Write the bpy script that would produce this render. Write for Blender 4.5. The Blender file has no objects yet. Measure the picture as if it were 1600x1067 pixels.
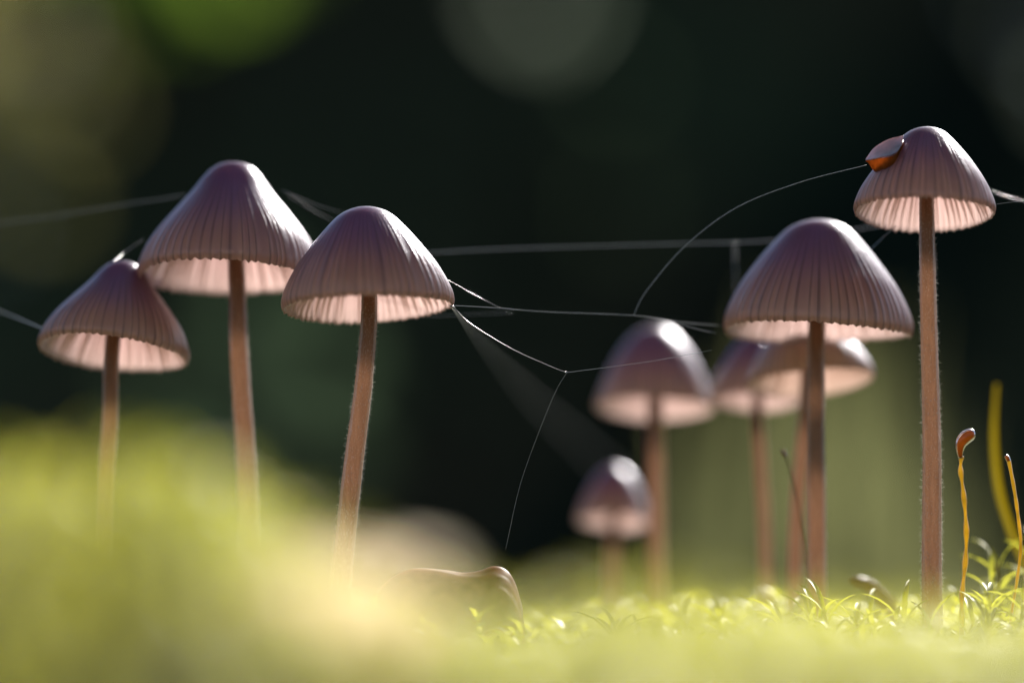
import bpy, bmesh, math, random
import numpy as np
from mathutils import Vector, Matrix, Euler

R = math.radians
sc = bpy.context.scene
col = sc.collection
rng = np.random.default_rng(7)
random.seed(7)

# ------------------------------------------------------------------ camera
LENS, FOCUS, APERTURE = 127.0, 0.461, 0.0250
PITCH = R(7.0)
CAM = Vector((0.0, 0.0, 0.100))
cd = bpy.data.cameras.new('camera')
cd.sensor_fit = 'HORIZONTAL'; cd.sensor_width = 36.0; cd.lens = LENS
cd.clip_start = 0.005; cd.clip_end = 2000.0
cd.dof.use_dof = True; cd.dof.focus_distance = FOCUS
cd.dof.aperture_fstop = LENS / 1000.0 / APERTURE
cam = bpy.data.objects.new('camera', cd); col.objects.link(cam)
cam.location = CAM; cam.rotation_euler = (math.pi / 2 + PITCH, 0, 0)
sc.camera = cam

# ------------------------------------------------------------------ sky, sun, exposure
SUN_EL, SUN_AZ = R(36.0), R(26.0)
SUN = Vector((math.cos(SUN_EL) * math.sin(SUN_AZ), math.cos(SUN_EL) * math.cos(SUN_AZ), math.sin(SUN_EL)))
w = bpy.data.worlds.new('World'); sc.world = w; w.use_nodes = True
wn = w.node_tree.nodes; wl = w.node_tree.links
sky = wn.new('ShaderNodeTexSky'); sky.sky_type = 'NISHITA'; sky.sun_disc = False
sky.sun_elevation = SUN_EL; sky.sun_rotation = SUN_AZ
wl.new(sky.outputs[0], wn['Background'].inputs[0]); wn['Background'].inputs[1].default_value = 0.06
sl = bpy.data.lights.new('sun', 'SUN'); sl.energy = 5.0; sl.angle = R(0.53); sl.color = (1.0, 0.94, 0.86)
so = bpy.data.objects.new('sun', sl); col.objects.link(so)
so.rotation_euler = (-SUN).to_track_quat('-Z', 'Y').to_euler(); so.location = SUN * 20
vs = sc.view_settings
vs.view_transform = 'Standard'; vs.look = 'None'; vs.gamma = 1.0; vs.use_curve_mapping = False
vs.exposure = 1.3
sc.cycles.use_denoising = True
sc.cycles.use_adaptive_sampling = False
sc.cycles.max_bounces = 14; sc.cycles.diffuse_bounces = 8; sc.cycles.transmission_bounces = 10
sc.cycles.sample_clamp_indirect = 6.0

# ------------------------------------------------------------------ helpers
FWD = Vector((0, math.cos(PITCH), math.sin(PITCH))); UP = Vector((0, -math.sin(PITCH), math.cos(PITCH)))
K = 36.0 / LENS / 1600.0
def P(px, py, d=FOCUS):
    """photograph pixel + distance along the view axis -> world point"""
    return CAM + Vector(((px - 800) * K * d, 0, 0)) + UP * ((533.5 - py) * K * d) + FWD * d

def sstep(a, b, x):
    t = np.clip((np.asarray(x, float) - a) / (b - a), 0, 1); return t * t * (3 - 2 * t)

def tag(o, label=None, cat=None, group=None, kind=None):
    if label: o['label'] = label
    if cat: o['category'] = cat
    if group: o['group'] = group
    if kind: o['kind'] = kind
    return o

def empty(name, loc):
    o = bpy.data.objects.new(name, None); o.empty_display_size = 0.01; col.objects.link(o); o.location = loc
    return o

def mesh_obj(name, verts, faces, mat, parent=None, smooth=True, attr=None, loc=None):
    me = bpy.data.meshes.new(name)
    me.from_pydata([tuple(map(float, v)) for v in verts], [], [tuple(map(int, f)) for f in faces])
    if smooth: me.polygons.foreach_set('use_smooth', [True] * len(me.polygons))
    if attr is not None:
        a = me.attributes.new('u', 'FLOAT', 'POINT'); a.data.foreach_set('value', np.asarray(attr, np.float32))
    me.materials.append(mat); me.update()
    o = bpy.data.objects.new(name, me); col.objects.link(o)
    if parent: o.parent = parent
    if loc is not None: o.location = loc
    return o

def fast_mesh(name, V, F, mat, parent=None, attr=None, smooth=True):
    """V (n,3) array, F (m,k) array with constant k"""
    me = bpy.data.meshes.new(name); V = np.asarray(V, np.float32); F = np.asarray(F, np.int32)
    k = F.shape[1]
    me.vertices.add(len(V)); me.vertices.foreach_set('co', V.ravel())
    me.loops.add(F.size); me.loops.foreach_set('vertex_index', F.ravel())
    me.polygons.add(len(F)); me.polygons.foreach_set('loop_start', np.arange(0, F.size, k, dtype=np.int32))
    me.polygons.foreach_set('loop_total', np.full(len(F), k, np.int32))
    if smooth: me.polygons.foreach_set('use_smooth', np.ones(len(F), bool))
    if attr is not None:
        a = me.attributes.new('u', 'FLOAT', 'POINT'); a.data.foreach_set('value', np.asarray(attr, np.float32))
    me.update(calc_edges=True); me.validate()
    me.materials.append(mat)
    o = bpy.data.objects.new(name, me); col.objects.link(o)
    if parent: o.parent = parent
    return o

def spline(pts, n):
    """Catmull-Rom through pts (list of Vector) -> n samples"""
    p = [Vector(q) for q in pts]
    if len(p) == 2: return [p[0].lerp(p[1], i / (n - 1)) for i in range(n)]
    p = [p[0] * 2 - p[1]] + p + [p[-1] * 2 - p[-2]]
    out = []
    for i in range(n):
        t = i / (n - 1) * (len(p) - 3); k = min(int(t), len(p) - 4); f = t - k
        a, b, c, d = p[k:k + 4]
        out.append(0.5 * ((2 * b) + (c - a) * f + (2 * a - 5 * b + 4 * c - d) * f * f + (3 * b - a - 3 * c + d) * f ** 3))
    return out

def tube_data(path, radii, sides=12, wob=0.0, rg=None, cap=True, squash=1.0):
    V, F, U = [], [], []
    n = len(path); ref = Vector((0.0, 1.0, 0.03)).normalized()
    for i, c in enumerate(path):
        t = (path[min(i + 1, n - 1)] - path[max(i - 1, 0)]).normalized()
        s = t.cross(ref)
        if s.length < 1e-4: s = t.cross(Vector((1, 0, 0)))
        s.normalize(); b = s.cross(t)
        r = radii[i] if hasattr(radii, '__len__') else radii
        for k in range(sides):
            a = 2 * math.pi * k / sides
            rr = r * (1 + (wob * (rg.random() - 0.5) if rg is not None else 0))
            V.append(c + s * math.cos(a) * rr + b * math.sin(a) * rr * squash); U.append(i / (n - 1))
    for i in range(n - 1):
        for k in range(sides):
            k2 = (k + 1) % sides
            F.append((i * sides + k, i * sides + k2, (i + 1) * sides + k2, (i + 1) * sides + k))
    if cap:
        F.append(tuple(range(sides - 1, -1, -1))); F.append(tuple((n - 1) * sides + k for k in range(sides)))
    return V, F, U

# ------------------------------------------------------------------ materials
class MT:
    def __init__(s, name):
        s.m = bpy.data.materials.new(name); s.m.use_nodes = True
        s.n = s.m.node_tree.nodes; s.l = s.m.node_tree.links; s.n.clear()
        s.out = s.n.new('ShaderNodeOutputMaterial')
    def add(s, t, **kw):
        x = s.n.new('ShaderNode' + t)
        for k, v in kw.items():
            if isinstance(v, bpy.types.NodeSocket): s.l.new(v, x.inputs[k])
            elif k in x.inputs: x.inputs[k].default_value = v
            else: setattr(x, k, v)
        return x
    def link(s, a, b): s.l.new(a, b)
    def attr(s, name='u'):
        a = s.add('Attribute'); a.attribute_name = name; return a.outputs['Fac']
    def obj(s): return s.add('TexCoord').outputs['Object']
    def noise(s, scale, detail=3.0, rough=0.55, vec=None):
        x = s.add('TexNoise'); x.inputs['Scale'].default_value = scale; x.inputs['Detail'].default_value = detail
        x.inputs['Roughness'].default_value = rough
        s.link(vec if vec is not None else s.obj(), x.inputs['Vector']); return x.outputs['Fac']
    def ramp(s, fac, stops):
        r = s.add('ValToRGB'); cr = r.color_ramp
        while len(cr.elements) < len(stops): cr.elements.new(0.5)
        for e, (p, c) in zip(cr.elements, stops):
            e.position = p; e.color = (c[0], c[1], c[2], 1) if hasattr(c, '__len__') else (c, c, c, 1)
        s.link(fac, r.inputs['Fac']); return r.outputs['Color']
    def mixc(s, fac, a, b, mode='MIX'):
        x = s.add('MixRGB'); x.blend_type = mode
        for k, v in (('Fac', fac), ('Color1', a), ('Color2', b)):
            if isinstance(v, bpy.types.NodeSocket): s.link(v, x.inputs[k])
            elif hasattr(v, '__len__'): x.inputs[k].default_value = (*v[:3], 1)
            else: x.inputs[k].default_value = v
        return x.outputs[0]
    def mixs(s, fac, a, b):
        x = s.add('MixShader')
        if isinstance(fac, bpy.types.NodeSocket): s.link(fac, x.inputs[0])
        else: x.inputs[0].default_value = fac
        s.link(a, x.inputs[1]); s.link(b, x.inputs[2]); return x.outputs[0]
    def bump(s, h, strength, dist):
        b = s.add('Bump'); b.inputs['Strength'].default_value = strength; b.inputs['Distance'].default_value = dist
        s.link(h, b.inputs['Height']); return b.outputs['Normal']
    def shader(s, t, color=None, rough=None, normal=None):
        x = s.add(t)
        if color is not None:
            if isinstance(color, bpy.types.NodeSocket): s.link(color, x.inputs['Color'])
            else: x.inputs['Color'].default_value = (*color, 1)
        if rough is not None: x.inputs['Roughness'].default_value = rough
        if normal is not None: s.link(normal, x.inputs['Normal'])
        return x.outputs[0]
    def fres(s, ior, normal=None):
        f = s.add('Fresnel'); f.inputs['IOR'].default_value = ior
        if normal is not None: s.link(normal, f.inputs['Normal'])
        return f.outputs[0]
    def done(s, sh): s.link(sh, s.out.inputs['Surface']); return s.m

def thin(name, dif, tra, wt=0.5, gloss=0.0, rough=0.4, var=0.0, vscale=200.0, ior=1.4):
    m = MT(name)
    if var:
        nz = m.noise(vscale, 2.0)
        f = m.ramp(nz, [(0.3, 1 - var), (0.7, 1 + var)])
        d = m.mixc(1.0, dif, f, 'MULTIPLY'); t = m.mixc(1.0, tra, f, 'MULTIPLY')
    else: d, t = dif, tra
    sh = m.mixs(wt, m.shader('BsdfDiffuse', d), m.shader('BsdfTranslucent', t))
    if gloss:
        fr = m.add('Math'); fr.operation = 'MULTIPLY'; m.link(m.fres(ior), fr.inputs[0]); fr.inputs[1].default_value = gloss
        sh = m.mixs(fr.outputs[0], sh, m.shader('BsdfGlossy', (1, 1, 1), rough))
    return m.done(sh)

def cap_material(name, gloss=0.30, warm=0.0):
    m = MT(name); u = m.attr()
    fine = m.noise(900.0, 4.0, 0.6); blot = m.noise(160.0, 3.0)
    c = m.ramp(u, [(0.0, (0.12, 0.035, 0.07)), (0.22, (0.095, 0.038, 0.115)), (0.5, (0.088, 0.058, 0.18)),  # violet pigment, with bluish sky reflection put into the mid-cap colour
                   (0.8, (0.16, 0.11, 0.16)), (1.0, (0.20, 0.11, 0.115))])
    c = m.mixc(1.0, c, m.ramp(blot, [(0.3, 0.75), (0.7, 1.2)]), 'MULTIPLY')
    t = m.ramp(u, [(0.0, (0.45, 0.10, 0.06)), (0.22, (0.55, 0.24, 0.22)), (0.5, (0.68, 0.41, 0.39)), (0.8, (0.86, 0.63, 0.58)), (1.0, (0.93, 0.72, 0.67))])
    if warm: c = m.mixc(warm, c, (0.30, 0.17, 0.09)); t = m.mixc(warm, t, (0.85, 0.60, 0.38))
    # translucent-striate margin: darker lines over the gills
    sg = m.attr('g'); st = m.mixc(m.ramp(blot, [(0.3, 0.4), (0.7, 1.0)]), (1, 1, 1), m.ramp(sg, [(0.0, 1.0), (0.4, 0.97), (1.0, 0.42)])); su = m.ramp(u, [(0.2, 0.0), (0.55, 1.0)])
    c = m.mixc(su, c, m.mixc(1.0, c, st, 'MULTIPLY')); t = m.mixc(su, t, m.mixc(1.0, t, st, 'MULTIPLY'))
    wt = m.ramp(u, [(0.0, 0.22), (0.3, 0.42), (0.65, 0.70), (1.0, 0.78)])
    pore = m.noise(3200.0, 3.0, 0.6)
    nrm = m.bump(m.mixc(0.35, fine, pore), 0.6, 0.00012)
    sh = m.mixs(wt, m.shader('BsdfDiffuse', c, normal=nrm), m.shader('BsdfTranslucent', t))
    fr = m.add('Math'); fr.operation = 'MULTIPLY'; m.link(m.fres(1.45, nrm), fr.inputs[0]); fr.inputs[1].default_value = 1.0
    sh = m.mixs(fr.outputs[0], sh, m.shader('BsdfGlossy', (0.92, 0.93, 1.0), gloss, nrm))
    return m.done(sh)

M = {}
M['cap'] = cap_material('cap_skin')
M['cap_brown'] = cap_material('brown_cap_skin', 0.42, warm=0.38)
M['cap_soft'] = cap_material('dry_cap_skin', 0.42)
M['flesh'] = thin('cap_flesh', (0.90, 0.80, 0.77), (0.99, 0.94, 0.93), 0.88)
M['gill'] = thin('gill_flesh', (0.88, 0.80, 0.77), (0.97, 0.91, 0.89), 0.72)
def stem_material():
    m = MT('stem_flesh'); u = m.attr()
    ob = m.add('Mapping', Scale=(1, 1, 0.06)); m.link(m.obj(), ob.inputs['Vector'])
    fib = m.noise(2600.0, 3.0, 0.6, ob.outputs[0]); blot = m.noise(220.0, 3.0)
    c = m.ramp(u, [(0.0, (0.28, 0.185, 0.125)), (0.5, (0.27, 0.175, 0.125)), (1.0, (0.22, 0.125, 0.08))])
    c = m.mixc(1.0, c, m.ramp(fib, [(0.3, 0.72), (0.7, 1.2)]), 'MULTIPLY')
    c = m.mixc(1.0, c, m.ramp(blot, [(0.3, 0.85), (0.7, 1.12)]), 'MULTIPLY')
    t = m.mixc(1.0, (0.58, 0.40, 0.29), m.ramp(fib, [(0.3, 0.85), (0.7, 1.1)]), 'MULTIPLY')
    nrm = m.bump(fib, 0.4, 0.0001)
    sh = m.mixs(0.60, m.shader('BsdfDiffuse', c, normal=nrm), m.shader('BsdfTranslucent', t))
    fr = m.add('Math'); fr.operation = 'MULTIPLY'; m.link(m.fres(1.35, nrm), fr.inputs[0]); fr.inputs[1].default_value = 0.25
    return m.done(m.mixs(fr.outputs[0], sh, m.shader('BsdfGlossy', (1, 1, 1), 0.45, nrm)))
M['stem'] = stem_material()
M['fuzz'] = thin('stem_fuzz', (0.8, 0.78, 0.75), (0.85, 0.83, 0.8), 0.55)
M['silk'] = thin('spider_silk', (0.40, 0.42, 0.44), (0.45, 0.46, 0.48), 0.5, 0.4, 0.25)
M['orange'] = thin('torn_flesh', (0.22, 0.09, 0.025), (0.42, 0.17, 0.04), 0.6, 0, .4, .35, 900.0)
M['flap'] = thin('flap_skin', (0.16, 0.09, 0.14), (0.62, 0.38, 0.34), 0.55, 0.35, 0.4, 0.3, 900.0)
M['collapsed'] = thin('collapsed_cap_skin', (0.17, 0.075, 0.04), (0.60, 0.24, 0.10), 0.5, 0.25, 0.5, 0.3, 400.0)
M['capsule'] = thin('capsule_skin', (0.17, 0.07, 0.015), (0.62, 0.27, 0.05), 0.5, 0.9, 0.25, 0.25, 700.0)
M['seta'] = thin('seta_skin', (0.30, 0.20, 0.03), (0.85, 0.62, 0.12), 0.55, 0.5, 0.3, 0.25, 500.0)
M['seta_dark'] = thin('dark_seta_skin', (0.08, 0.05, 0.03), (0.35, 0.20, 0.10), 0.45)
M['blade'] = thin('yellow_blade', (0.20, 0.17, 0.02), (0.66, 0.56, 0.08), 0.6)
M['twig'] = thin('wet_twig', (0.12, 0.08, 0.04), (0.40, 0.27, 0.12), 0.5, 0.05, 0.4, 0.3, 300.0)
M['dryleaf'] = thin('dry_leaf_skin', (0.60, 0.50, 0.36), (0.96, 0.86, 0.68), 0.7, 0.0, 0.4, 0.12, 120.0)
def moss_material():
    m = MT('moss_leaf'); u = m.attr()
    big = m.noise(38.0, 2.0)
    d = m.mixc(big, (0.085, 0.11, 0.012), (0.14, 0.14, 0.018))
    t = m.mixc(big, (0.38, 0.42, 0.032), (0.60, 0.56, 0.07))
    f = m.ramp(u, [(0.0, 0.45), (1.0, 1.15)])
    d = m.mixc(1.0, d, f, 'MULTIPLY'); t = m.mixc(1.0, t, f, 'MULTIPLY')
    sh = m.mixs(0.6, m.shader('BsdfDiffuse', d), m.shader('BsdfTranslucent', t))
    fr = m.add('Math'); fr.operation = 'MULTIPLY'; m.link(m.fres(1.4), fr.inputs[0]); fr.inputs[1].default_value = 0.12
    return m.done(m.mixs(fr.outputs[0], sh, m.shader('BsdfGlossy', (1, 1, 0.9), 0.5)))
M['moss'] = moss_material()
M['moss_stem'] = thin('moss_stem', (0.10, 0.07, 0.02), (0.3, 0.2, 0.04), 0.4)
def ground_material(name, a, b, s1, bd):
    m = MT(name); n1 = m.noise(s1, 5.0, 0.65); n2 = m.noise(s1 * 9, 4.0)
    c = m.mixc(m.ramp(n1, [(0.35, 0.0), (0.65, 1.0)]), a, b)
    c = m.mixc(1.0, c, m.ramp(n2, [(0.3, 0.6), (0.7, 1.3)]), 'MULTIPLY')
    return m.done(m.shader('BsdfDiffuse', c, normal=m.bump(n2, 0.8, bd)))
M['floor'] = ground_material('forest_soil', (0.011, 0.012, 0.009), (0.010, 0.018, 0.012), 2.5, 0.03)
M['humus'] = ground_material('mossy_humus', (0.05, 0.06, 0.012), (0.06, 0.045, 0.02), 90.0, 0.0008)
M['bark'] = ground_material('dark_bark', (0.030, 0.024, 0.019), (0.022, 0.026, 0.018), 12.0, 0.02)
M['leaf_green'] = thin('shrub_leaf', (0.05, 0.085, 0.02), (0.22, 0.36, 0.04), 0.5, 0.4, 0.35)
M['leaf_olive'] = thin('olive_leaf', (0.09, 0.09, 0.03), (0.38, 0.36, 0.12), 0.5, 0.4, 0.35)
M['leaf_grey'] = thin('grey_green_leaf', (0.07, 0.09, 0.065), (0.22, 0.27, 0.20), 0.4, 0.4, 0.4)
M['leaf_pale'] = thin('pale_leaf', (0.10, 0.12, 0.09), (0.36, 0.42, 0.33), 0.6)
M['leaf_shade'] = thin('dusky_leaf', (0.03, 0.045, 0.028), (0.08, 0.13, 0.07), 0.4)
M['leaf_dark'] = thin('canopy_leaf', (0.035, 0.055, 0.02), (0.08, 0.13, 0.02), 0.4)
M['sedge'] = thin('sedge_blade', (0.05, 0.055, 0.022), (0.17, 0.18, 0.075), 0.5, 0.1, 0.4)

# ------------------------------------------------------------------ terrain
HY = [-0.2, 0.05, 0.15, 0.215, 0.26, 0.31, 0.36, 0.42, 0.465, 0.52, 0.57, 0.64, 0.74, 0.95, 1.1]
HZ = [-0.012, -0.012, 0.030, 0.080, 0.1030, 0.1098, 0.1100, 0.109, 0.1120, 0.1180, 0.116, 0.096, 0.045, -0.010, -0.012]
def wav(x, y, s, seed):
    r = np.random.default_rng(seed); o = np.zeros_like(np.asarray(x, float) + np.asarray(y, float))
    for i in range(7):
        a = r.random() * 6.283; f = s * (0.6 + 1.3 * r.random()); o += np.sin((x * math.cos(a) + y * math.sin(a)) * f + r.random() * 6.283)
    return o / 7
def mound_z(x, y):
    x = np.asarray(x, float); y = np.asarray(y, float)
    z = np.interp(y, HY, HZ)
    zs = (np.interp(y - 0.012, HY, HZ) + np.interp(y + 0.012, HY, HZ) + z) / 3
    z = zs + 0.0105 * np.exp(-((y - 0.315) / 0.05) ** 2) * sstep(0.000, -0.030, x)
    z = z - 0.0019 * np.exp(-((y - 0.32) / 0.06) ** 2) * sstep(0.0, 0.022, x)
    z = z - 0.0030 * np.exp(-((y - 0.32) / 0.06) ** 2 - ((x - 0.000) / 0.015) ** 2)
    z = z + 0.0035 * np.exp(-((y - 0.485) / 0.03) ** 2 - ((x - 0.068) / 0.014) ** 2)
    z = z + 0.0032 * wav(x, y, 130, 3) + 0.0014 * wav(x, y, 420, 4)
    e = sstep(0.42, 0.20, np.abs(x - 0.0))
    return -0.012 + (z + 0.012) * e
def floor_z(x, y):
    x = np.asarray(x, float); y = np.asarray(y, float)
    z = np.interp(y, [-400, 2.0, 2.6, 3.2, 6.2, 7.5, 14, 60, 400], [0, 0, 0.12, 0.45, 2.45, 2.8, 3.6, 11, 22])
    return z + 0.05 * wav(x, y, 3.0, 5) * sstep(0.9, 2.0, np.hypot(x, y)) + 0.15 * wav(x, y, 0.9, 6) * sstep(2, 4, np.hypot(x, y))
def grid_obj(name, xs, ys, zf, mat):
    X, Y = np.meshgrid(xs, ys); V = np.stack([X, Y, zf(X, Y)], -1).reshape(-1, 3)
    nx = len(xs); i, j = np.meshgrid(np.arange(nx - 1), np.arange(len(ys) - 1)); a = (j * nx + i).ravel()
    return fast_mesh(name, V, np.stack([a, a + 1, a + nx + 1, a + nx], 1), mat)
def spread(n, lim, p=3.5):
    t = np.linspace(-1, 1, n); return lim * np.sign(t) * np.abs(t) ** p
fx = spread(161, 400); fy = np.unique(np.concatenate([spread(121, 400), np.linspace(1.5, 9, 60)]))
tag(grid_obj('ground', fx, fy, floor_z, M['floor']), kind='structure')
tag(grid_obj('mossy_hummock', np.linspace(-0.42, 0.42, 170), np.linspace(0.06, 1.0, 180), mound_z, M['humus']), kind='structure')

# ------------------------------------------------------------------ moss carpet
def moss_leaves(bx, by, bz, h, nl, leaf_len, leaf_w, r):
    """vectorised shoots: arrays of base positions, heights; nl leaves each. returns V,F,U"""
    n = len(bx)
    k = np.tile(np.arange(nl), (n, 1)); t = (k + 0.6) / nl
    ang = k * 2.399 + r.random((n, 1)) * 6.283 + r.normal(0, .25, (n, nl))
    lean = r.normal(0, 0.22, (n, 1, 2))
    hh = h[:, None] * t
    ox = bx[:, None] + lean[:, :, 0] * hh; oy = by[:, None] + lean[:, :, 1] * hh; oz = bz[:, None] + hh
    el = 0.15 + 1.05 * t ** 1.6 + r.normal(0, .15, (n, nl))          # leaves near the tip stand up
    L = leaf_len * (0.75 + 0.5 * r.random((n, nl))) * (1.05 - 0.3 * t) * (h[:, None] / h.mean()) ** 0.4
    W = leaf_w * (0.8 + 0.4 * r.random((n, nl)))
    dx, dy = np.cos(ang), np.sin(ang); sx, sy = -dy, dx
    def pt(f, side, droop):
        e = el - droop * f
        rr = L * f * np.cos(e); zz = L * f * np.sin(e)
        return np.stack([ox + dx * rr + sx * side * W, oy + dy * rr + sy * side * W, oz + zz], -1)
    V = np.stack([pt(0.0, -.35, .5), pt(0.0, .35, .5), pt(.45, .5, .5), pt(.45, -.5, .5), pt(1.0, 0.06, .6), pt(1.0, -0.06, .6)], 2).reshape(-1, 3)
    b = np.arange(n * nl) * 6
    F = np.concatenate([np.stack([b, b + 1, b + 2, b + 3], 1), np.stack([b + 3, b + 2, b + 4, b + 5], 1)])
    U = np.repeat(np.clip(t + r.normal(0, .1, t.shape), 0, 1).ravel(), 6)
    return V, F, U
def scatter(x0, x1, y0, y1, sp):
    xs = np.arange(x0, x1, sp); ys = np.arange(y0, y1, sp); X, Y = np.meshgrid(xs, ys)
    X = X + rng.uniform(-.6, .6, X.shape) * sp; Y = Y + rng.uniform(-.6, .6, Y.shape) * sp
    return X.ravel(), Y.ravel()
mx, my = scatter(-0.13, 0.13, 0.205, 0.64, 0.0037)
keep = (np.abs(mx) < 0.045 + 0.16 * my) & (rng.random(len(mx)) < 0.9)
mx, my = mx[keep], my[keep]
mh = (0.0055 + 0.003 * rng.random(len(mx))) * (1 + 0.25 * wav(mx, my, 200, 9))
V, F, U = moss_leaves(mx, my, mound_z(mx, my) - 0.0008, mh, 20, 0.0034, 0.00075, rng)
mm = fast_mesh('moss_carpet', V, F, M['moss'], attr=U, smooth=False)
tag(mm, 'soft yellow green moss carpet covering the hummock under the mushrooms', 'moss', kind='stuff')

# ------------------------------------------------------------------ mushrooms
PROF = {
 'bell':  [(0, 1), (.12, .99), (.25, .95), (.36, .885), (.48, .775), (.60, .65), (.72, .51), (.83, .37), (.92, .225), (.98, .10), (1.0, 0.0), (.985, -.055)],
 'umbo':  [(0, 1), (.12, .99), (.23, .945), (.33, .86), (.45, .725), (.60, .575), (.74, .435), (.86, .30), (.95, .165), (1.0, .04), (1.0, -.02), (.98, -.06)],
 'dome':  [(0, 1), (.12, .99), (.25, .945), (.38, .86), (.50, .75), (.64, .605), (.77, .445), (.88, .29), (.95, .16), (1.0, .02), (.985, -.055)],
 'round': [(0, 1), (.14, .99), (.28, .945), (.42, .86), (.56, .735), (.69, .58), (.81, .40), (.90, .235), (.96, .105), (.995, .02), (1.0, -.04)],
}
def prof_sample(name, n):
    p = [Vector((a, b, 0)) for a, b in PROF[name]]
    s = spline(p, n); return np.array([[max(0, v.x), v.y] for v in s])

def make_cap(parent, Rm, Hm, prof, ng, seed, mat, cloc, roll, tilt, yaw=0.0, teeth=1.0):
    r = np.random.default_rng(seed)
    cap = empty('cap', (0, 0, 0))
    NP, NT = 44, ng * 6
    pr = prof_sample(prof, NP); rad = pr[:, 0] * Rm; hz = pr[:, 1] * Hm
    dr = np.gradient(rad); dz = np.gradient(hz); ln = np.hypot(dr, dz) + 1e-12
    nr, nz = -dz / ln, dr / ln                                    # outward normal
    u = np.linspace(0, 1, NP)
    th = np.linspace(0, 2 * math.pi, NT, endpoint=False)
    gph = r.normal(0, .035, ng)                                   # uneven gill spacing
    per = np.interp(th, np.append(np.arange(ng), ng) * 2 * math.pi / ng, np.append(gph, gph[0]))
    stri = np.cos(ng * (th + per))
    lob = sum(a * np.cos(k * th + p) for k, a, p in ((2, .018, r.random() * 6), (3, .012, r.random() * 6), (5, .006, r.random() * 6)))
    fine = r.normal(0, 1, NT)
    amp = 0.0075 * Rm * sstep(0.22, 0.95, u)
    uu, ss = np.meshgrid(u, stri, indexing='ij')
    disp = amp[:, None] * (0.6 * ss - 0.4 * np.maximum(0, -ss) ** 3)
    lumps = 0.012 * Rm * wav(*(np.meshgrid(np.linspace(0, 4, NP), np.zeros(NT), indexing='ij')[0], np.outer(np.sin(u * 1.5) * 3, np.cos(th)) + np.outer(np.sin(u * 1.5) * 2, np.sin(th))), 1.7, seed + 5)
    disp = disp + lumps * sstep(0.02, .2, u)[:, None] * (1 - 0.5 * u[:, None])
    edge = sstep(0.90, 1.0, u)[:, None]
    rr = rad[:, None] * (1 + lob[None, :] * sstep(.3, 1, u)[:, None]) + nr[:, None] * disp
    zz = hz[:, None] + nz[:, None] * disp - edge * (0.007 * Rm * stri[None, :] * (1 + .6 * wav(th, th * 0, 5, seed))[None, :] + teeth * 0.0055 * Rm * fine[None, :]) \
        + 0.02 * Rm * sstep(.6, 1, u)[:, None] * np.cos(2 * th + r.random() * 6)[None, :]
    tk = np.interp(u, [0, .3, .7, 1], [.0011, .0008, .00040, .00018]) * Rm / 0.011
    ri = np.maximum(0, rr - nr[:, None] * tk[:, None]); zi = zz - nz[:, None] * tk[:, None]
    zi[-1] = zz[-1]; ri[-1] = rr[-1] - tk[-1]
    def ring(a, b): return np.stack([a * np.cos(th), a * np.sin(th), b], -1)
    V = [np.array([[0, 0, zz[0].mean()]])] + [ring(rr[i], zz[i]) for i in range(1, NP)]
    no = 1 + (NP - 1) * NT
    V += [np.array([[0, 0, zi[0].mean()]])] + [ring(ri[i], zi[i]) for i in range(1, NP)]
    V = np.concatenate(V); F = []
    o = lambda i, k: 1 + (i - 1) * NT + k % NT
    for k in range(NT):
        F.append((0, o(1, k), o(1, k + 1))); F.append((no, no + o(1, k + 1), no + o(1, k)))
        for i in range(1, NP - 1):
            F.append((o(i, k), o(i + 1, k), o(i + 1, k + 1), o(i, k + 1)))
            F.append((no + o(i, k), no + o(i, k + 1), no + o(i + 1, k + 1), no + o(i + 1, k)))
        a, b = o(NP - 1, k), o(NP - 1, k + 1); F.append((a, no + a, no + b, b))
    at = np.concatenate([[0], np.repeat(u[1:], NT)]); at = np.concatenate([at, at])
    bpy.data.objects.remove(cap)
    cap = mesh_obj('cap', V, F, mat, parent, attr=at)
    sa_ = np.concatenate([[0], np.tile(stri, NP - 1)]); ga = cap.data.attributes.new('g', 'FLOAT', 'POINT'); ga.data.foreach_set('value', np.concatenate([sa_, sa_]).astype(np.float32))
    cap.data.materials.append(M['flesh'])
    for p in cap.data.polygons:
        if min(p.vertices) >= no: p.material_index = 1
    cap.location = cloc; cap.rotation_euler = (Matrix.Rotation(-R(tilt), 3, 'X') @ Matrix.Rotation(R(roll), 3, 'Y') @ Matrix.Rotation(R(yaw), 3, 'Z')).to_euler()
    # gills: one lamella each
    ns = 14
    for g in range(ng):
        a = 2 * math.pi * g / ng + gph[g]
        kk = int(round(a / (2 * math.pi) * NT)) % NT
        us = np.linspace(0.97, 0.26, ns); idx = us * (NP - 1); i0 = np.floor(idx).astype(int); f = idx - i0; i1 = np.minimum(i0 + 1, NP - 1)
        tr = ri[i0, kk] * (1 - f) + ri[i1, kk] * f; tz = zi[i0, kk] * (1 - f) + zi[i1, kk] * f
        s = np.linspace(0, 1, ns)
        depth = (0.012 + 0.105 * np.sin(np.pi * np.clip(s * 0.85, 0, 1)) ** 1.1) * Rm * (0.92 + .16 * r.random())
        bz = tz - depth
        br = np.maximum(tr - 0.25 * depth, 0.10 * Rm)
        wave = 0.012 * Rm * np.sin(s * 7 + r.random() * 6) * s * (1 - s) * 2
        th0, th1 = 0.00016, 0.00007
        ca, sa = math.cos(a), math.sin(a); gv = []
        for j in range(ns):
            for (q, zq, hw, wv) in ((tr[j], tz[j], th0, 0), (br[j], bz[j], th1, wave[j])):
                for sg in (-1, 1):
                    off = sg * hw * 0.5 + wv
                    gv.append((q * ca - off * sa, q * sa + off * ca, zq))
        gf = []
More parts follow.
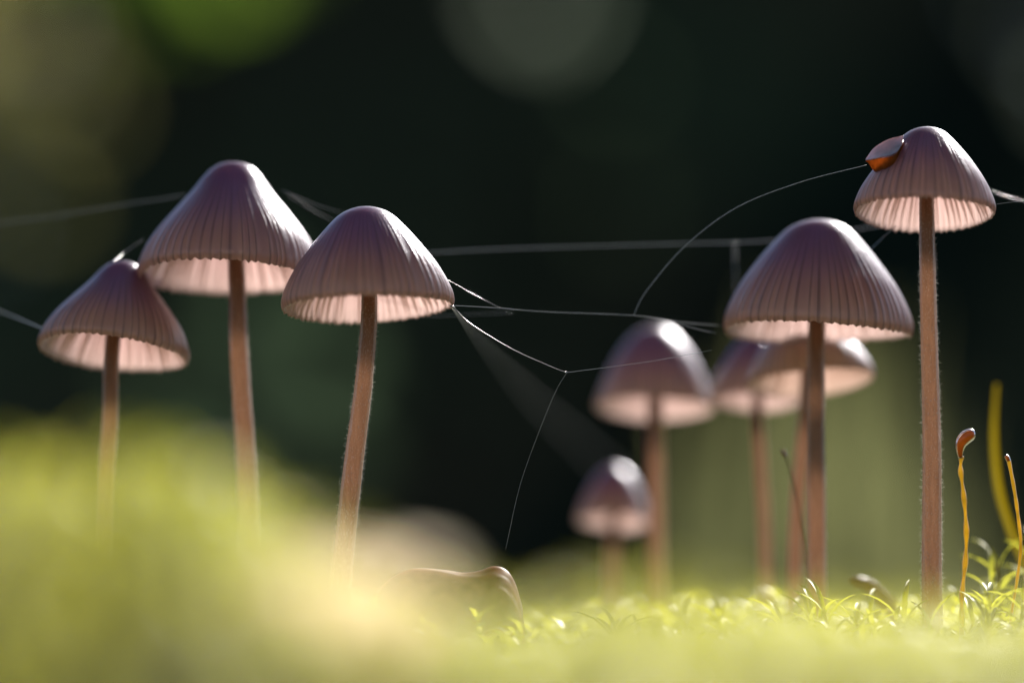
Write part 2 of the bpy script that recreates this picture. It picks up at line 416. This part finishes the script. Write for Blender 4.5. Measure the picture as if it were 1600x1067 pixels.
        for j in range(ns - 1):
            b = j * 4; c = b + 4
            gf += [(b, b + 2, c + 2, c), (b + 1, c + 1, c + 3, b + 3), (b + 2, b + 3, c + 3, c + 2)]
        mesh_obj('gill', gv, gf, M['gill'], cap)
    return cap

def make_mushroom(label, cx, cy, Rp, Hp, dd, prof, ng, roll, tilt, stem, rtop, rbot, seed, fuzz=0, mat=None, teeth=1.0):
    """cx, cy: rim centre pixel; Rp, Hp: radius, height in pixels; dd: distance behind the focus plane (m);
    stem: list of pixels from just below the cap down to the base"""
    d = FOCUS + dd; s = K * d
    base = P(stem[-1][0], stem[-1][1], d)
    gz = float(mound_z(base.x, base.y)) - 0.003
    base = Vector((base.x, base.y, min(base.z, gz + 0.003)))
    root = empty('mushroom', base)
    tag(root, label, 'mushroom', 'bell capped mushrooms growing from the moss')
    c = P(cx, cy, d)
    cap = make_cap(root, Rp * s, Hp * s / math.cos(PITCH), prof, ng, seed, mat or M['cap'], c - base, roll, tilt, yaw=seed * 37 % 360, teeth=teeth)
    rot = Matrix.Rotation(-R(tilt), 3, 'X') @ Matrix.Rotation(R(roll), 3, 'Y')
    top = (c - base) + rot @ Vector((0, 0, Hp * s * 0.78))
    pts = [Vector((0, 0, -0.004))] + [P(x, y, d) - base for x, y in reversed(stem[:-1])] + [top]
    pts[0] = Vector((0, 0, 0)) + (pts[1].normalized() * -0.005)
    path = spline(pts, 48); r = np.random.default_rng(seed + 90)
    tt = np.linspace(0, 1, 48)
    rad = (rbot + (rtop - rbot) * tt ** 0.8) * s * (1 + 0.03 * wav(tt * 10, tt * 3, 2.0, seed))
    V, F, U = tube_data(path, rad, 20, 0.02, r)
    st = mesh_obj('stem', V, F, M['stem'], root, attr=U)
    if fuzz:
        fv, ff = [], []
        for _ in range(fuzz):
            t = 0.06 + 0.80 * r.random() ** 1.7; i = min(int(t * 47), 46)
            p = path[i].lerp(path[i + 1], t * 47 - i); a = r.random() * 6.283
            dirn = Vector((math.cos(a), math.sin(a), r.normal(0, .35))).normalized()
            q = p + Vector((math.cos(a), math.sin(a), 0)) * rad[i] * 0.97
            L = (0.00018 + 0.00048 * r.random() ** 2) * (1.15 - 0.5 * t); side = dirn.cross(Vector((0, 0, 1))).normalized() * 0.000028
            upv = Vector((0, 0, 0.000028)); b = len(fv)
            bend = Vector((0, 0, r.normal(0, .4) * L))
            fv += [q - side, q + side, q + upv, q + dirn * L + bend]
            ff += [(b, b + 1, b + 3), (b + 1, b + 2, b + 3), (b + 2, b, b + 3)]
        tag(mesh_obj('fuzz', fv, ff, M['fuzz'], st, smooth=False), kind='stuff')
    return root, cap

shrooms = {}
shrooms['mid'] = make_mushroom('mushroom with ribbed lilac cap and white glint, a silk strand tied to its rim edge',
    575, 474, 134, 152, 0.0, 'bell', 58, -2.5, 2.0, [(577, 475), (568, 600), (548, 760), (528, 960), (522, 1010)], 11, 19, 11, 6000)
shrooms['big'] = make_mushroom('tall mushroom with wide purple cap and thick straight stem behind the ribbed lilac one',
    360, 424, 143, 172, 0.013, 'umbo', 58, 0.5, 3.4, [(370, 424), (374, 560), (384, 720), (390, 900), (392, 985)], 12, 19, 23, 4000)
shrooms['leftsmall'] = make_mushroom('smaller mushroom with tilted plum cap beside the tall wide one, stem sinking into moss',
    178, 545, 116, 140, 0.0125, 'umbo', 52, 5.5, 8.0, [(175, 548), (172, 650), (165, 780), (158, 960)], 12, 14, 31, 900)
shrooms['right'] = make_mushroom('tallest mushroom with dome cap carrying a torn orange flap and sharp white gills',
    1446, 328, 109, 132, 0.0, 'dome', 54, 2.5, 6.0, [(1448, 330), (1451, 500), (1456, 700), (1456, 900), (1458, 985)], 10.5, 18, 43, 6000, teeth=1.4)
shrooms['rightbig'] = make_mushroom('broad mauve mushroom whose rim overlaps a smaller brown cap behind its stem',
    1276, 511, 150, 168, 0.014, 'bell', 58, 2.0, -1.0, [(1276, 515), (1275, 640), (1276, 800), (1277, 950)], 13, 15, 57, 900)
shrooms['behind'] = make_mushroom('brown bell mushroom half hidden behind the stem of the broad mauve one',
    1266, 592, 99, 105, 0.032, 'bell', 46, -4.0, 7.0, [(1262, 592), (1254, 700), (1244, 830), (1240, 950)], 10, 13, 61, 0, mat=M['cap_brown'])
shrooms['pale'] = make_mushroom('blurred pale mushroom with slender stem between the round cap and the brown bell cap',
    1180, 622, 72, 100, 0.047, 'bell', 40, 1.0, 6.5, [(1183, 622), (1190, 740), (1196, 850), (1200, 940)], 8, 10, 67, 0, mat=M['cap_soft'])
shrooms['round'] = make_mushroom('blurred mushroom with rounded violet cap and bright spot on its crown',
    1022, 633, 92, 124, 0.053, 'round', 44, 1.5, 6.0, [(1024, 633), (1025, 740), (1026, 850), (1027, 950)], 12, 13, 73, 0, mat=M['cap_soft'])
shrooms['tiny'] = make_mushroom('shortest blurred mushroom with small domed purple cap low beside a taller stem',
    958, 812, 58, 86, 0.066, 'round', 34, 3.0, 9.0, [(960, 812), (958, 870), (955, 960)], 9, 11, 79, 0, mat=M['cap_soft'])

# torn flap on the dome cap
capR = shrooms['right'][1]
def patch(c1, c2, bulge, n=12, thick=0.00025):
    """closed thin skin between two curves (lists of points)"""
    a, b = spline(c1, n), spline(c2, n); V, F = [], []
    for layer in (0, 1):
        for i in range(n):
            for j in range(n):
                f = j / (n - 1)
                V.append(a[i].lerp(b[i], f) + bulge * math.sin(f * math.pi) * math.sin(math.pi * (0.1 + 0.8 * i / (n - 1))) + Vector((.2, 1, -.2)) * thick * layer)
    N = n * n
    for i in range(n - 1):
        for j in range(n - 1):
            q = i * n + j; F.append((q, q + n, q + n + 1, q + 1)); q += N; F.append((q, q + 1, q + n + 1, q + n))
        for p, q in ((i * n, (i + 1) * n), ((i + 1) * n + n - 1, i * n + n - 1), (i + 1, i), ((n - 1) * n + i, (n - 1) * n + i + 1)): F.append((p, p + N, q + N, q))
    return V, F
bpy.context.view_layer.update()
inv = capR.matrix_world.inverted()
D = FOCUS
ridge = [P(1353, 250, D - .0008), P(1375, 246, D - .0036), P(1398, 240, D - .0046), P(1412, 220, D - .0021)]
upper = [P(1353, 248, D - .0006), P(1366, 231, D - .0006), P(1388, 218, D - .0010), P(1411, 212, D - .0016)]
lower = [P(1355, 252, D - .0008), P(1370, 270, D - .0024), P(1392, 268, D - .0034), P(1408, 246, D - .0030)]
V, F = patch(upper, ridge, Vector((-.0002, -.0002, -.0005)))
tag(mesh_obj('torn_flap', [inv @ v for v in V], F, M['flap'], capR), 'lifted flap of torn cap skin')
V, F = patch([p + Vector((0, .0002, -.0001)) for p in ridge], lower, Vector((0, -.0003, 0)))
tag(mesh_obj('torn_flesh', [inv @ v for v in V], F, M['orange'], capR), 'glowing orange flesh under the torn flap')

# collapsed cap poking out of the moss
def collapsed():
    d = FOCUS - 0.001; s = K * d
    out = [(596, 925), (618, 906), (648, 894), (690, 896), (725, 901), (752, 898), (772, 891), (788, 898), (798, 918), (806, 948)]
    base = P(700, 990, d); root = empty('mushroom', base)
    tag(root, 'sunken brown mushroom cap with dented wet top half buried in the moss', 'mushroom', 'bell capped mushrooms growing from the moss')
    top = spline([P(x, y, d) - base for x, y in out], 60); NV = 24; V, F = [], []
    for i, p in enumerate(top):
        t = i / 59; half = 0.0062 * math.sin(math.pi * (0.06 + 0.9 * t)) ** 0.6
        for j in range(NV):
            b = j / (NV - 1) * 2 - 1
            drop = abs(b) ** 2.2 * 0.0075 + (0.0006 * math.sin(9 * b + t * 7) + .0004 * math.sin(21 * b + 11 * t)) * abs(b)
            V.append(Vector((p.x + 0.0009 * b * math.sin(t * 5), half * b * 1.15, p.z - drop)))
    for i in range(59):
        for j in range(NV - 1):
            a = i * NV + j; F.append((a, a + 1, a + NV + 1, a + NV))
    o = mesh_obj('cap', V, F, M['collapsed'], root)
    sm = o.modifiers.new('thickness', 'SOLIDIFY'); sm.thickness = 0.0006
    gz = Vector((0.0005, 0, -0.012))
    path = spline([gz, Vector((0.0, 0, -0.004)), Vector((0.0003, 0, (P(700, 897, d) - base).z - 0.001))], 16)
    V, F, U = tube_data(path, 0.0012, 14); mesh_obj('stem', V, F, M['stem'], root, attr=U)
collapsed()

# ------------------------------------------------------------------ moss sporophytes and blades
def moss_stalk(name, label, pts, r0, r1, mat, dd, capsule=None, twist=0.0, cat='moss stalk'):
    d = FOCUS + dd; base = P(*pts[-1], d); root = empty(name, base); tag(root, label, cat)
    path = spline([P(x, y, d) - base for x, y in reversed(pts)], 60)
    gz = float(mound_z(base.x, base.y)) - base.z - 0.002
    if gz < 0: path = [Vector((path[0].x, path[0].y, min(gz, path[0].z - .002)))] + path
    rr = np.linspace(r0, r1, len(path)); rg = np.random.default_rng(len(label))
    V, F, U = tube_data(path, rr * (1 + twist * np.sin(np.linspace(0, 40, len(path)))), 8, 0.05, rg, squash=0.8)
    mesh_obj('seta', V, F, mat, root, attr=U)
    if capsule:
        pp, rads = capsule
        cp = spline([P(x, y, d) - base for x, y in pp], 20); rs = np.interp(np.linspace(0, 1, 20), np.linspace(0, 1, len(rads)), rads)
        V, F, U = tube_data(cp, rs, 14); mesh_obj('capsule', V, F, M['capsule'], root, attr=U)
    return root
k = K * FOCUS
moss_stalk('moss_sporophyte', 'golden twisted moss stalk with plump amber capsule beside the tallest mushroom',
    [(1502, 712), (1501, 735), (1506, 775), (1510, 830), (1508, 880), (1503, 930), (1503, 965)], 4.0 * k, 3.4 * k, M['seta'], 0.001,
    ([(1501, 716), (1500, 703), (1502, 692), (1509, 683), (1518, 678), (1523, 676)], [3.5 * k, 6.5 * k, 9.5 * k, 11 * k, 9.5 * k, 6.0 * k]), 0.28)
moss_stalk('moss_sporophyte', 'thin bare yellow moss stalk with dark nipped tip beside a pale curved blade',
    [(1576, 718), (1584, 760), (1590, 800), (1595, 850), (1590, 900), (1580, 960)], 2.6 * k, 3.2 * k, M['seta'], 0.0,
    ([(1576, 720), (1574, 715), (1571, 712)], [3.8 * k, 4.0 * k, 3.0 * k]), 0.08)
moss_stalk('moss_sporophyte', 'thin dark moss stalk leaning before the brown bell mushroom stem',
    [(1226, 710), (1236, 740), (1247, 790), (1257, 850), (1264, 920), (1266, 960)], 1.3 * k, 1.2 * k, M['seta_dark'], 0.014,
    ([(1228, 714), (1225, 708), (1221, 703)], [3 * k, 4 * k, 2.5 * k]), 0.05)
def blade_strip(pts, d, widths, thick):
    c = spline([P(x, y, d) for x, y in pts], 26); wd = np.interp(np.linspace(0, 1, 26), np.linspace(0, 1, len(widths)), widths)
    V, F = [], []
    for i, p in enumerate(c):
        t = (c[min(i + 1, 25)] - c[max(i - 1, 0)]).normalized(); s = t.cross(Vector((0.25, 1, 0)).normalized()).normalized(); n = s.cross(t)
        for a, b in ((-1, 0.0), (0, 1.0), (1, 0.0), (0, -.4)): V.append(p + s * a * wd[i] / 2 + n * b * thick)
    for i in range(25):
        for j in range(4): F.append((i * 4 + j, i * 4 + (j + 1) % 4, i * 4 + 4 + (j + 1) % 4, i * 4 + 4 + j))
    F += [(3, 2, 1, 0), (100, 101, 102, 103)]
    return V, F
V, F = blade_strip([(1557, 600), (1553, 680), (1560, 760), (1580, 830), (1604, 890), (1622, 960)], FOCUS + 0.032, [5 * k, 10 * k, 12 * k, 11 * k, 9 * k, 7 * k], 0.0003)
tag(mesh_obj('grass_blade', V, F, M['blade']), 'blurred yellow grass blade curving up beside the thin bare moss stalk', 'grass blade')
# wet dark twig
V, F, U = tube_data(spline([P(1440, 1020, FOCUS + .022), P(1400, 962, FOCUS + .021), P(1372, 930, FOCUS + .020), P(1352, 912, FOCUS + .020), P(1328, 907, FOCUS + .018)], 24),
    np.interp(np.linspace(0, 1, 24), [0, .6, .9, 1], [16 * k, 12 * k, 10 * k, 3 * k]), 12, 0.3, rng)
tag(mesh_obj('twig', V, F, M['twig'], attr=U), 'dark wet twig stub with glistening tip poking out of moss near the tallest mushroom', 'twig')

# in-focus moss shoots with leaves of their own
def moss_shoot(px, py, dd, h, nl, LL, lean, seed):
    d = FOCUS + dd; r = np.random.default_rng(seed); b = P(px, py, d); b.z = float(mound_z(b.x, b.y)) - 0.001
    root = empty('moss_shoot', b)
    where = ('in the gap between the sunken cap and the blurred stems' if px < 1050 else 'before the blurred pale mushroom stem' if px < 1210 else
             'at the foot of the broad mauve mushroom' if px < 1340 else 'between the twig stub and the tallest mushroom' if px < 1470 else 'around the golden moss stalks')
    tag(root, 'slender green moss shoot ' + where, 'moss shoot', 'moss shoots standing out of the carpet')
    tip = Vector((lean * h, r.normal(0, .15) * h, h)); path = spline([Vector((0, 0, 0)), tip * 0.5 + Vector((-lean * h * .15, 0, 0)), tip], 8)
    V, F, U = tube_data(path, 0.00022, 6); mesh_obj('stem', V, F, M['moss_stem'], root)
    for i in range(nl):
        t = 0.35 + 0.65 * (i + 1) / nl; q = path[min(7, int(t * 7))]
        a = i * 2.399 + r.random(); el = 0.35 + 0.8 * t + r.normal(0, .18); L = LL * (0.7 + 0.5 * r.random())
        dr = Vector((math.cos(a), math.sin(a), 0)); sd = Vector((-math.sin(a), math.cos(a), 0)); V = []; N = 7; F = []; U = []
        p = q.copy()
        for j in range(N):
            f = j / (N - 1); e = el - 1.15 * f
            wd = 0.00036 * (math.sin(math.pi * (0.18 + 0.82 * f)) ** 0.8 + 0.02)
            nn = Vector((-dr.x * math.sin(e), -dr.y * math.sin(e), math.cos(e)))
            V += [p - sd * wd + nn * wd * .5, p, p + sd * wd + nn * wd * .5]; U += [0.6 + .4 * f] * 3
            p = p + (dr * math.cos(e) + Vector((0, 0, math.sin(e)))) * L / (N - 1)
        for j in range(N - 1):
            c = j * 3
            for (x, y) in ((0, 1), (1, 2)): F.append((c + x, c + y, c + 3 + y, c + 3 + x))
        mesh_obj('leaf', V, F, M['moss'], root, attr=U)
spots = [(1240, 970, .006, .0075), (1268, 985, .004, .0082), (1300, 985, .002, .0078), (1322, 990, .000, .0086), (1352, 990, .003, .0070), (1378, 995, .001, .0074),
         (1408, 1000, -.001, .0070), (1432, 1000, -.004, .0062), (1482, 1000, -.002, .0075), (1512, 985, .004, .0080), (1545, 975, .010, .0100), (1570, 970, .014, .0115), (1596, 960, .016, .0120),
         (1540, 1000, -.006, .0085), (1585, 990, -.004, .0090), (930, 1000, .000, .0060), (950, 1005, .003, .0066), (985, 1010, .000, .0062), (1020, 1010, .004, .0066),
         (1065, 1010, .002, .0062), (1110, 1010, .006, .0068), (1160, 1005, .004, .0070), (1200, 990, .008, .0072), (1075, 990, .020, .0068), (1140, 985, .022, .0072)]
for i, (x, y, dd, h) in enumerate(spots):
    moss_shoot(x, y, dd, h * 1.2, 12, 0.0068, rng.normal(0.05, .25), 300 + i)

# pale dry leaf lying in the near moss
def leaf_sheet(L, W, n=12, curl=0.25, thick=0.00015, fold=0.2):
    V, F = [], []
    for i in range(n):
        t = i / (n - 1); wd = W / 2 * (math.sin(math.pi * min(1, t * 0.94 + 0.03)) ** 0.75)
        for j in range(5):
            b = j / 2 - 1
            V.append(Vector((L * (t - .5), wd * b, curl * L * (-(t - .5) ** 2) + fold * abs(b) * wd)))
    m0 = len(V); V += [v - Vector((0, 0, thick)) for v in V]
    for i in range(n - 1):
        for j in range(4):
            a = i * 5 + j; F.append((a, a + 5, a + 6, a + 1)); a += m0; F.append((a, a + 1, a + 6, a + 5))
    return V, F
def dry_leaf(px, py, d, L, W, rot, label):
    V, F = leaf_sheet(L, W); o = mesh_obj('dry_leaf', V, F, M['dryleaf']); o.location = P(px, py, d); o.rotation_euler = [R(a) for a in rot]
    tag(o, label, 'leaf'); return o
dry_leaf(530, 962, 0.290, 0.020, 0.0105, (118, 5, 14), 'pale straw coloured dry leaf caught in the near blurred moss')

# ------------------------------------------------------------------ spider silk
def strand_mesh(pts, r, parent, name='strand'):
    path = spline(pts, max(6, 8 * len(pts))); V, F, U = tube_data(path, r * 0.48, 5)
    return mesh_obj(name, V, F, M['silk'], parent)
D0 = FOCUS
web = empty('spider_web', P(885, 582, D0)); tag(web, 'sharp spider web of thin pale threads between the ribbed lilac and the tallest mushrooms', 'spider web')
wo = web.location
def W3(l): return [P(x, y, D0 + z) - wo for x, y, z in l]
for l, r in (
    ([(700, 477, .000), (775, 481, .003), (850, 487, .005), (990, 493, .007), (1060, 503, .009), (1128, 509, .011)], 0.000075),
    ([(694, 434, .001), (735, 457, .004), (760, 470, .005), (780, 481, .003)], 0.000042),
    ([(990, 492, .007), (1010, 455, .007), (1070, 385, .006), (1150, 325, .004), (1250, 285, .002), (1354, 258, .000)], 0.000068),
    ([(1040, 500, .009), (1085, 513, .008), (1120, 521, .008)], 0.00005),
    ([(706, 476, .000), (735, 505, .000), (800, 545, .000), (862, 573, .000), (885, 582, .000)], 0.000036),
    ([(885, 582, .000), (940, 575, .000), (1020, 564, .001), (1112, 547, .000)], 0.00005),
    ([(885, 583, .000), (868, 612, .000), (840, 680, .000), (812, 760, .000), (790, 858, .000)], 0.000030),
): strand_mesh(W3(l), r, web)
def silk(pts, r, label):
    p = [P(x, y, D0 + z) for x, y, z in pts]; V, F, U = tube_data(spline(p, 30), r * 0.36, 5)
    c = sum((Vector(v) for v in V), Vector()) / len(V)
    o = mesh_obj('silk_thread', [Vector(v) - c for v in V], F, M['silk'], loc=c); tag(o, label, 'silk thread', 'loose spider silk threads'); return o
silk([(640, 397, .020), (760, 390, .022), (880, 386, .022), (1060, 381, .022), (1190, 377, .022), (1290, 366, .022), (1420, 345, .022)], 0.00017, 'long level silk thread running behind the broad mauve mushroom')
silk([(1145, 380, .021), (1145, 420, .016), (1146, 470, .014)], 0.00005, 'short upright silk thread hanging from the long level thread, twin on one side')
silk([(1152, 379, .021), (1153, 420, .016), (1155, 462, .014)], 0.00005, 'short upright silk thread hanging from the long level thread, twin on other side')
silk([(-30, 352, .030), (80, 338, .028), (180, 322, .024), (290, 305, .020)], 0.00009, 'faint slanting silk thread tied to the left flank of the wide purple cap')
silk([(440, 297, .014), (500, 322, .015), (560, 340, .016)], 0.00005, 'upper silk thread between the wide purple cap and the ribbed lilac cap')
silk([(450, 305, .018), (510, 340, .018), (550, 352, .018)], 0.00005, 'lower silk thread between the wide purple cap and the ribbed lilac cap')
silk([(-30, 474, .020), (10, 490, .020), (76, 517, .010)], 0.00020, 'bright blurred silk thread tied to the rim of the tilted plum cap')
silk([(176, 410, .010), (198, 392, .016), (224, 374, .013)], 0.00009, 'short blurred silk bridge from the plum cap crown to the wide purple rim')
silk([(1553, 320, .000), (1580, 316, .000), (1640, 310, .000)], 0.00004, 'sharp short silk thread leaving the right rim of the tallest mushroom')
silk([(1548, 298, .012), (1590, 312, .014), (1640, 326, .015)], 0.00004, 'soft sagging silk thread behind the rim of the tallest mushroom')
silk([(1401, 352, -.006), (1370, 380, -.010), (1345, 408, -.012), (1325, 441, -.014)], 0.00010, 'curved silk hair dangling before the broad mauve cap')
silk([(640, 494, .014), (700, 493, .016), (800, 488, .018)], 0.00006, 'faint silk thread passing under the rim of the ribbed lilac cap')
silk([(704, 478, .000), (760, 545, .050), (840, 630, .120), (960, 740, .190)], 0.00032, 'broad very blurred silk thread slanting down behind the web')

# ------------------------------------------------------------------ background plants
def leaf_cloud(centres, n, size, r, aspect=0.55, face=None, jitter=0.8):
    """leaves as folded 6-vertex blades around the given (centre, radius) list -> V, F"""
    V, F = [], []
    for i in range(n):
        c, rad = centres[i % len(centres)]
        p = np.array(c) + r.normal(0, 1, 3) * rad * 0.5
        nrm = r.normal(0, 1, 3) * jitter + (np.array(face) if face is not None else np.array([0, 0, .6])); nrm /= np.linalg.norm(nrm)
        a = np.cross(nrm, r.normal(0, 1, 3)); a /= np.linalg.norm(a); b = np.cross(nrm, a)
        L = size * (0.6 + 0.8 * r.random()); w = L * aspect * 0.5; k0 = len(V)
        V += [p - a * L / 2, p - a * L * .1 + b * w + nrm * w * .3, p + a * L / 2, p - a * L * .1 - b * w + nrm * w * .3]
        F += [(k0, k0 + 1, k0 + 2), (k0, k0 + 2, k0 + 3)]
    return np.array(V), np.array(F)
def shrub(label, base, clusters, n, size, mat, seed, face=None, jitter=0.8, cat='shrub', name='shrub'):
    r = np.random.default_rng(seed); b = Vector((base[0], base[1], float(floor_z(base[0], base[1])) - 0.02))
    root = empty(name, b); tag(root, label, cat)
    V, F = leaf_cloud([((Vector(c) - b), rad) for c, rad in clusters], n, size, r, face=face, jitter=jitter)
    fast_mesh('foliage', V, F, mat, root, smooth=False)
    for c, rad in clusters:
        tipv = Vector(c) - b; path = spline([Vector((0, 0, 0)), Vector((tipv.x * .25, tipv.y * .25, tipv.z * .55)), tipv], 12)
        V2, F2, U2 = tube_data(path, np.linspace(0.012, 0.003, 12), 7); mesh_obj('branch', V2, F2, M['bark'], root)
    return root
sf = tuple(SUN)
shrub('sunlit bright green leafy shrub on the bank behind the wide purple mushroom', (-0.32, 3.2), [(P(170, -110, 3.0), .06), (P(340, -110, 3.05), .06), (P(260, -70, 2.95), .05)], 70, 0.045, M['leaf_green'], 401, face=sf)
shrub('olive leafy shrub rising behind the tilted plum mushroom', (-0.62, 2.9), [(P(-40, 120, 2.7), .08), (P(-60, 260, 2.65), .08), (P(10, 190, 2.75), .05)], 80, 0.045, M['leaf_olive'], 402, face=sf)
shrub('lone pale leafed seedling catching sun high on the dark bank', (0.03, 3.3), [(P(850, 8, 3.0), .006)], 5, 0.055, M['leaf_pale'], 403, face=sf, jitter=.15, cat='seedling', name='seedling')
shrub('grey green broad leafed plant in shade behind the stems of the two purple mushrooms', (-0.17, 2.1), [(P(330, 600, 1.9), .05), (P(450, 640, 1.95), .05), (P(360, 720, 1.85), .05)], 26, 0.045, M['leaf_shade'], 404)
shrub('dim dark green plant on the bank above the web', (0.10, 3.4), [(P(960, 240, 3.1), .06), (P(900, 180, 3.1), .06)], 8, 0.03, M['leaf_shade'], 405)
shrub('greyish leafed shrub behind the tallest mushroom', (0.46, 3.2), [(P(1580, 80, 3.0), .05), (P(1640, 160, 3.0), .05)], 7, 0.04, M['leaf_grey'], 406, face=sf)
shrub('small tan leafed sprig just behind the hummock past the sunken cap', (-0.05, 1.6), [(P(655, 920, 1.5), .004)], 2, 0.022, M['dryleaf'], 407, face=sf, jitter=.2, cat='sprig', name='sprig')
# tall sedge behind the right-hand mushrooms
def sedge():
    b = Vector((0.105, 0.95, -0.012)); root = empty('sedge_clump', b); tag(root, 'tall clump of blurred olive sedge blades behind the broad mauve mushroom', 'sedge')
    r = np.random.default_rng(55)
    for i in range(90):
        x = 1285 + r.normal(0, 130); top = 430 + 330 * r.random() + 150 * ((x - 1290) / 250) ** 2 ; d = 0.86 + 0.2 * r.random()
        p0 = Vector((0.03 + (x - 1040) / 440 * 0.08 + r.normal(0, .008), d, -0.014)); p2 = P(x, top, d); p1 = p0.lerp(p2, .55) + Vector((r.normal(0, .006), r.normal(0, .01), 0))
        c = spline([p0 - b, p1 - b, p2 - b], 9); V, F = [], []
        for j, q in enumerate(c):
            f = j / 8; wd = 0.0022 * (1 - f ** 3 * .9); a = r.random() * .4 + i
            s = Vector((math.cos(a), math.sin(a), 0)); nn = Vector((-math.sin(a), math.cos(a), 0))
            V += [q - s * wd, q + nn * wd * .5, q + s * wd]
        for j in range(8):
            for e in (0, 1): F.append((j * 3 + e, j * 3 + e + 1, j * 3 + 4 + e, j * 3 + 3 + e))
        mesh_obj('blade', V, F, M['sedge'], root)
sedge()

# trees on and around the bank
def tree(x, y, h, r0, label, seed, nleaf=2600, crown=(0.42, 1.0), spreadr=2.2):
    r = np.random.default_rng(seed); b = Vector((x, y, float(floor_z(x, y)) - 0.1)); root = empty('tree', b); tag(root, label, 'tree', 'dark forest trees around the clearing')
    pts = [Vector((0, 0, 0))] + [Vector((r.normal(0, .12) * k / 4, r.normal(0, .12) * k / 4, h * k / 5)) for k in range(1, 6)]
    path = spline(pts, 26); rad = np.linspace(1, 0.12, 26) * r0; rad[0] *= 1.5; rad[1] *= 1.15
    V, F, U = tube_data(path, rad, 16, 0.10, r); trunk = mesh_obj('trunk', V, F, M['bark'], root)
    cen = []
    for k in range(16):
        t = crown[0] + (crown[1] - crown[0]) * (k + .5) / 16; q = path[min(25, int(t * 25))]; a = k * 2.4 + r.random()
        L = spreadr * (1.05 - 0.75 * (t - crown[0]) / (crown[1] - crown[0])) * (.7 + .5 * r.random())
        e = q + Vector((math.cos(a) * L, math.sin(a) * L, L * (.25 + .2 * r.random())))
        lp = spline([q, q.lerp(e, .5) + Vector((0, 0, .1 * L)), e], 8); V, F, U = tube_data(lp, np.linspace(r0 * .28, r0 * .05, 8), 6)
        mesh_obj('limb', V, F, M['bark'], trunk)
        cen += [(e, .8), (q.lerp(e, .6), .7), (q.lerp(e, .85), .8)]
    V, F = leaf_cloud(cen, nleaf, 0.19, r)
    # a gap in the canopy where the sun comes through
    pc = V.reshape(-1, 4, 3).mean(1) + np.array(b) - np.array([0, 0.6, 0.12]); s = np.array(SUN)
    tt = pc @ s; dist = np.linalg.norm(pc - tt[:, None] * s, axis=1); back = pc - 0
    pc2 = pc - np.array([0, 2.4, .4]); d2 = np.linalg.norm(pc2 - (pc2 @ s)[:, None] * s, axis=1)
    keep = (dist > 0.9) & (d2 > 0.9)
    V = V.reshape(-1, 4, 3)[keep].reshape(-1, 3); n = keep.sum()
    F = np.concatenate([np.stack([np.arange(n) * 4, np.arange(n) * 4 + 1, np.arange(n) * 4 + 2], 1), np.stack([np.arange(n) * 4, np.arange(n) * 4 + 2, np.arange(n) * 4 + 3], 1)])
    fast_mesh('crown', V, F, M['leaf_dark'], root, smooth=False)
for x, y, h, r0, lab, sd in (
    (-0.55, 5.2, 9.0, 0.13, 'dark slim tree on the bank behind the wide purple mushroom', 501),
    (0.15, 6.3, 10.0, 0.16, 'dark tree near the bank top behind the spider web', 502),
    (0.95, 4.6, 8.5, 0.11, 'dark slim tree on the bank behind the tallest mushroom', 503),
    (-2.8, 3.4, 10.0, 0.20, 'thick dark tree left of the clearing outside the mushrooms', 504),
    (3.6, 2.2, 9.0, 0.18, 'thick dark tree right of the clearing outside the mushrooms', 505),
    (-2.2, -2.6, 10.0, 0.20, 'thick dark tree behind the viewpoint on one side', 506),
    (2.4, -3.4, 10.0, 0.20, 'thick dark tree behind the viewpoint on the far side', 507)):
    tree(x, y, h, r0, lab, sd)
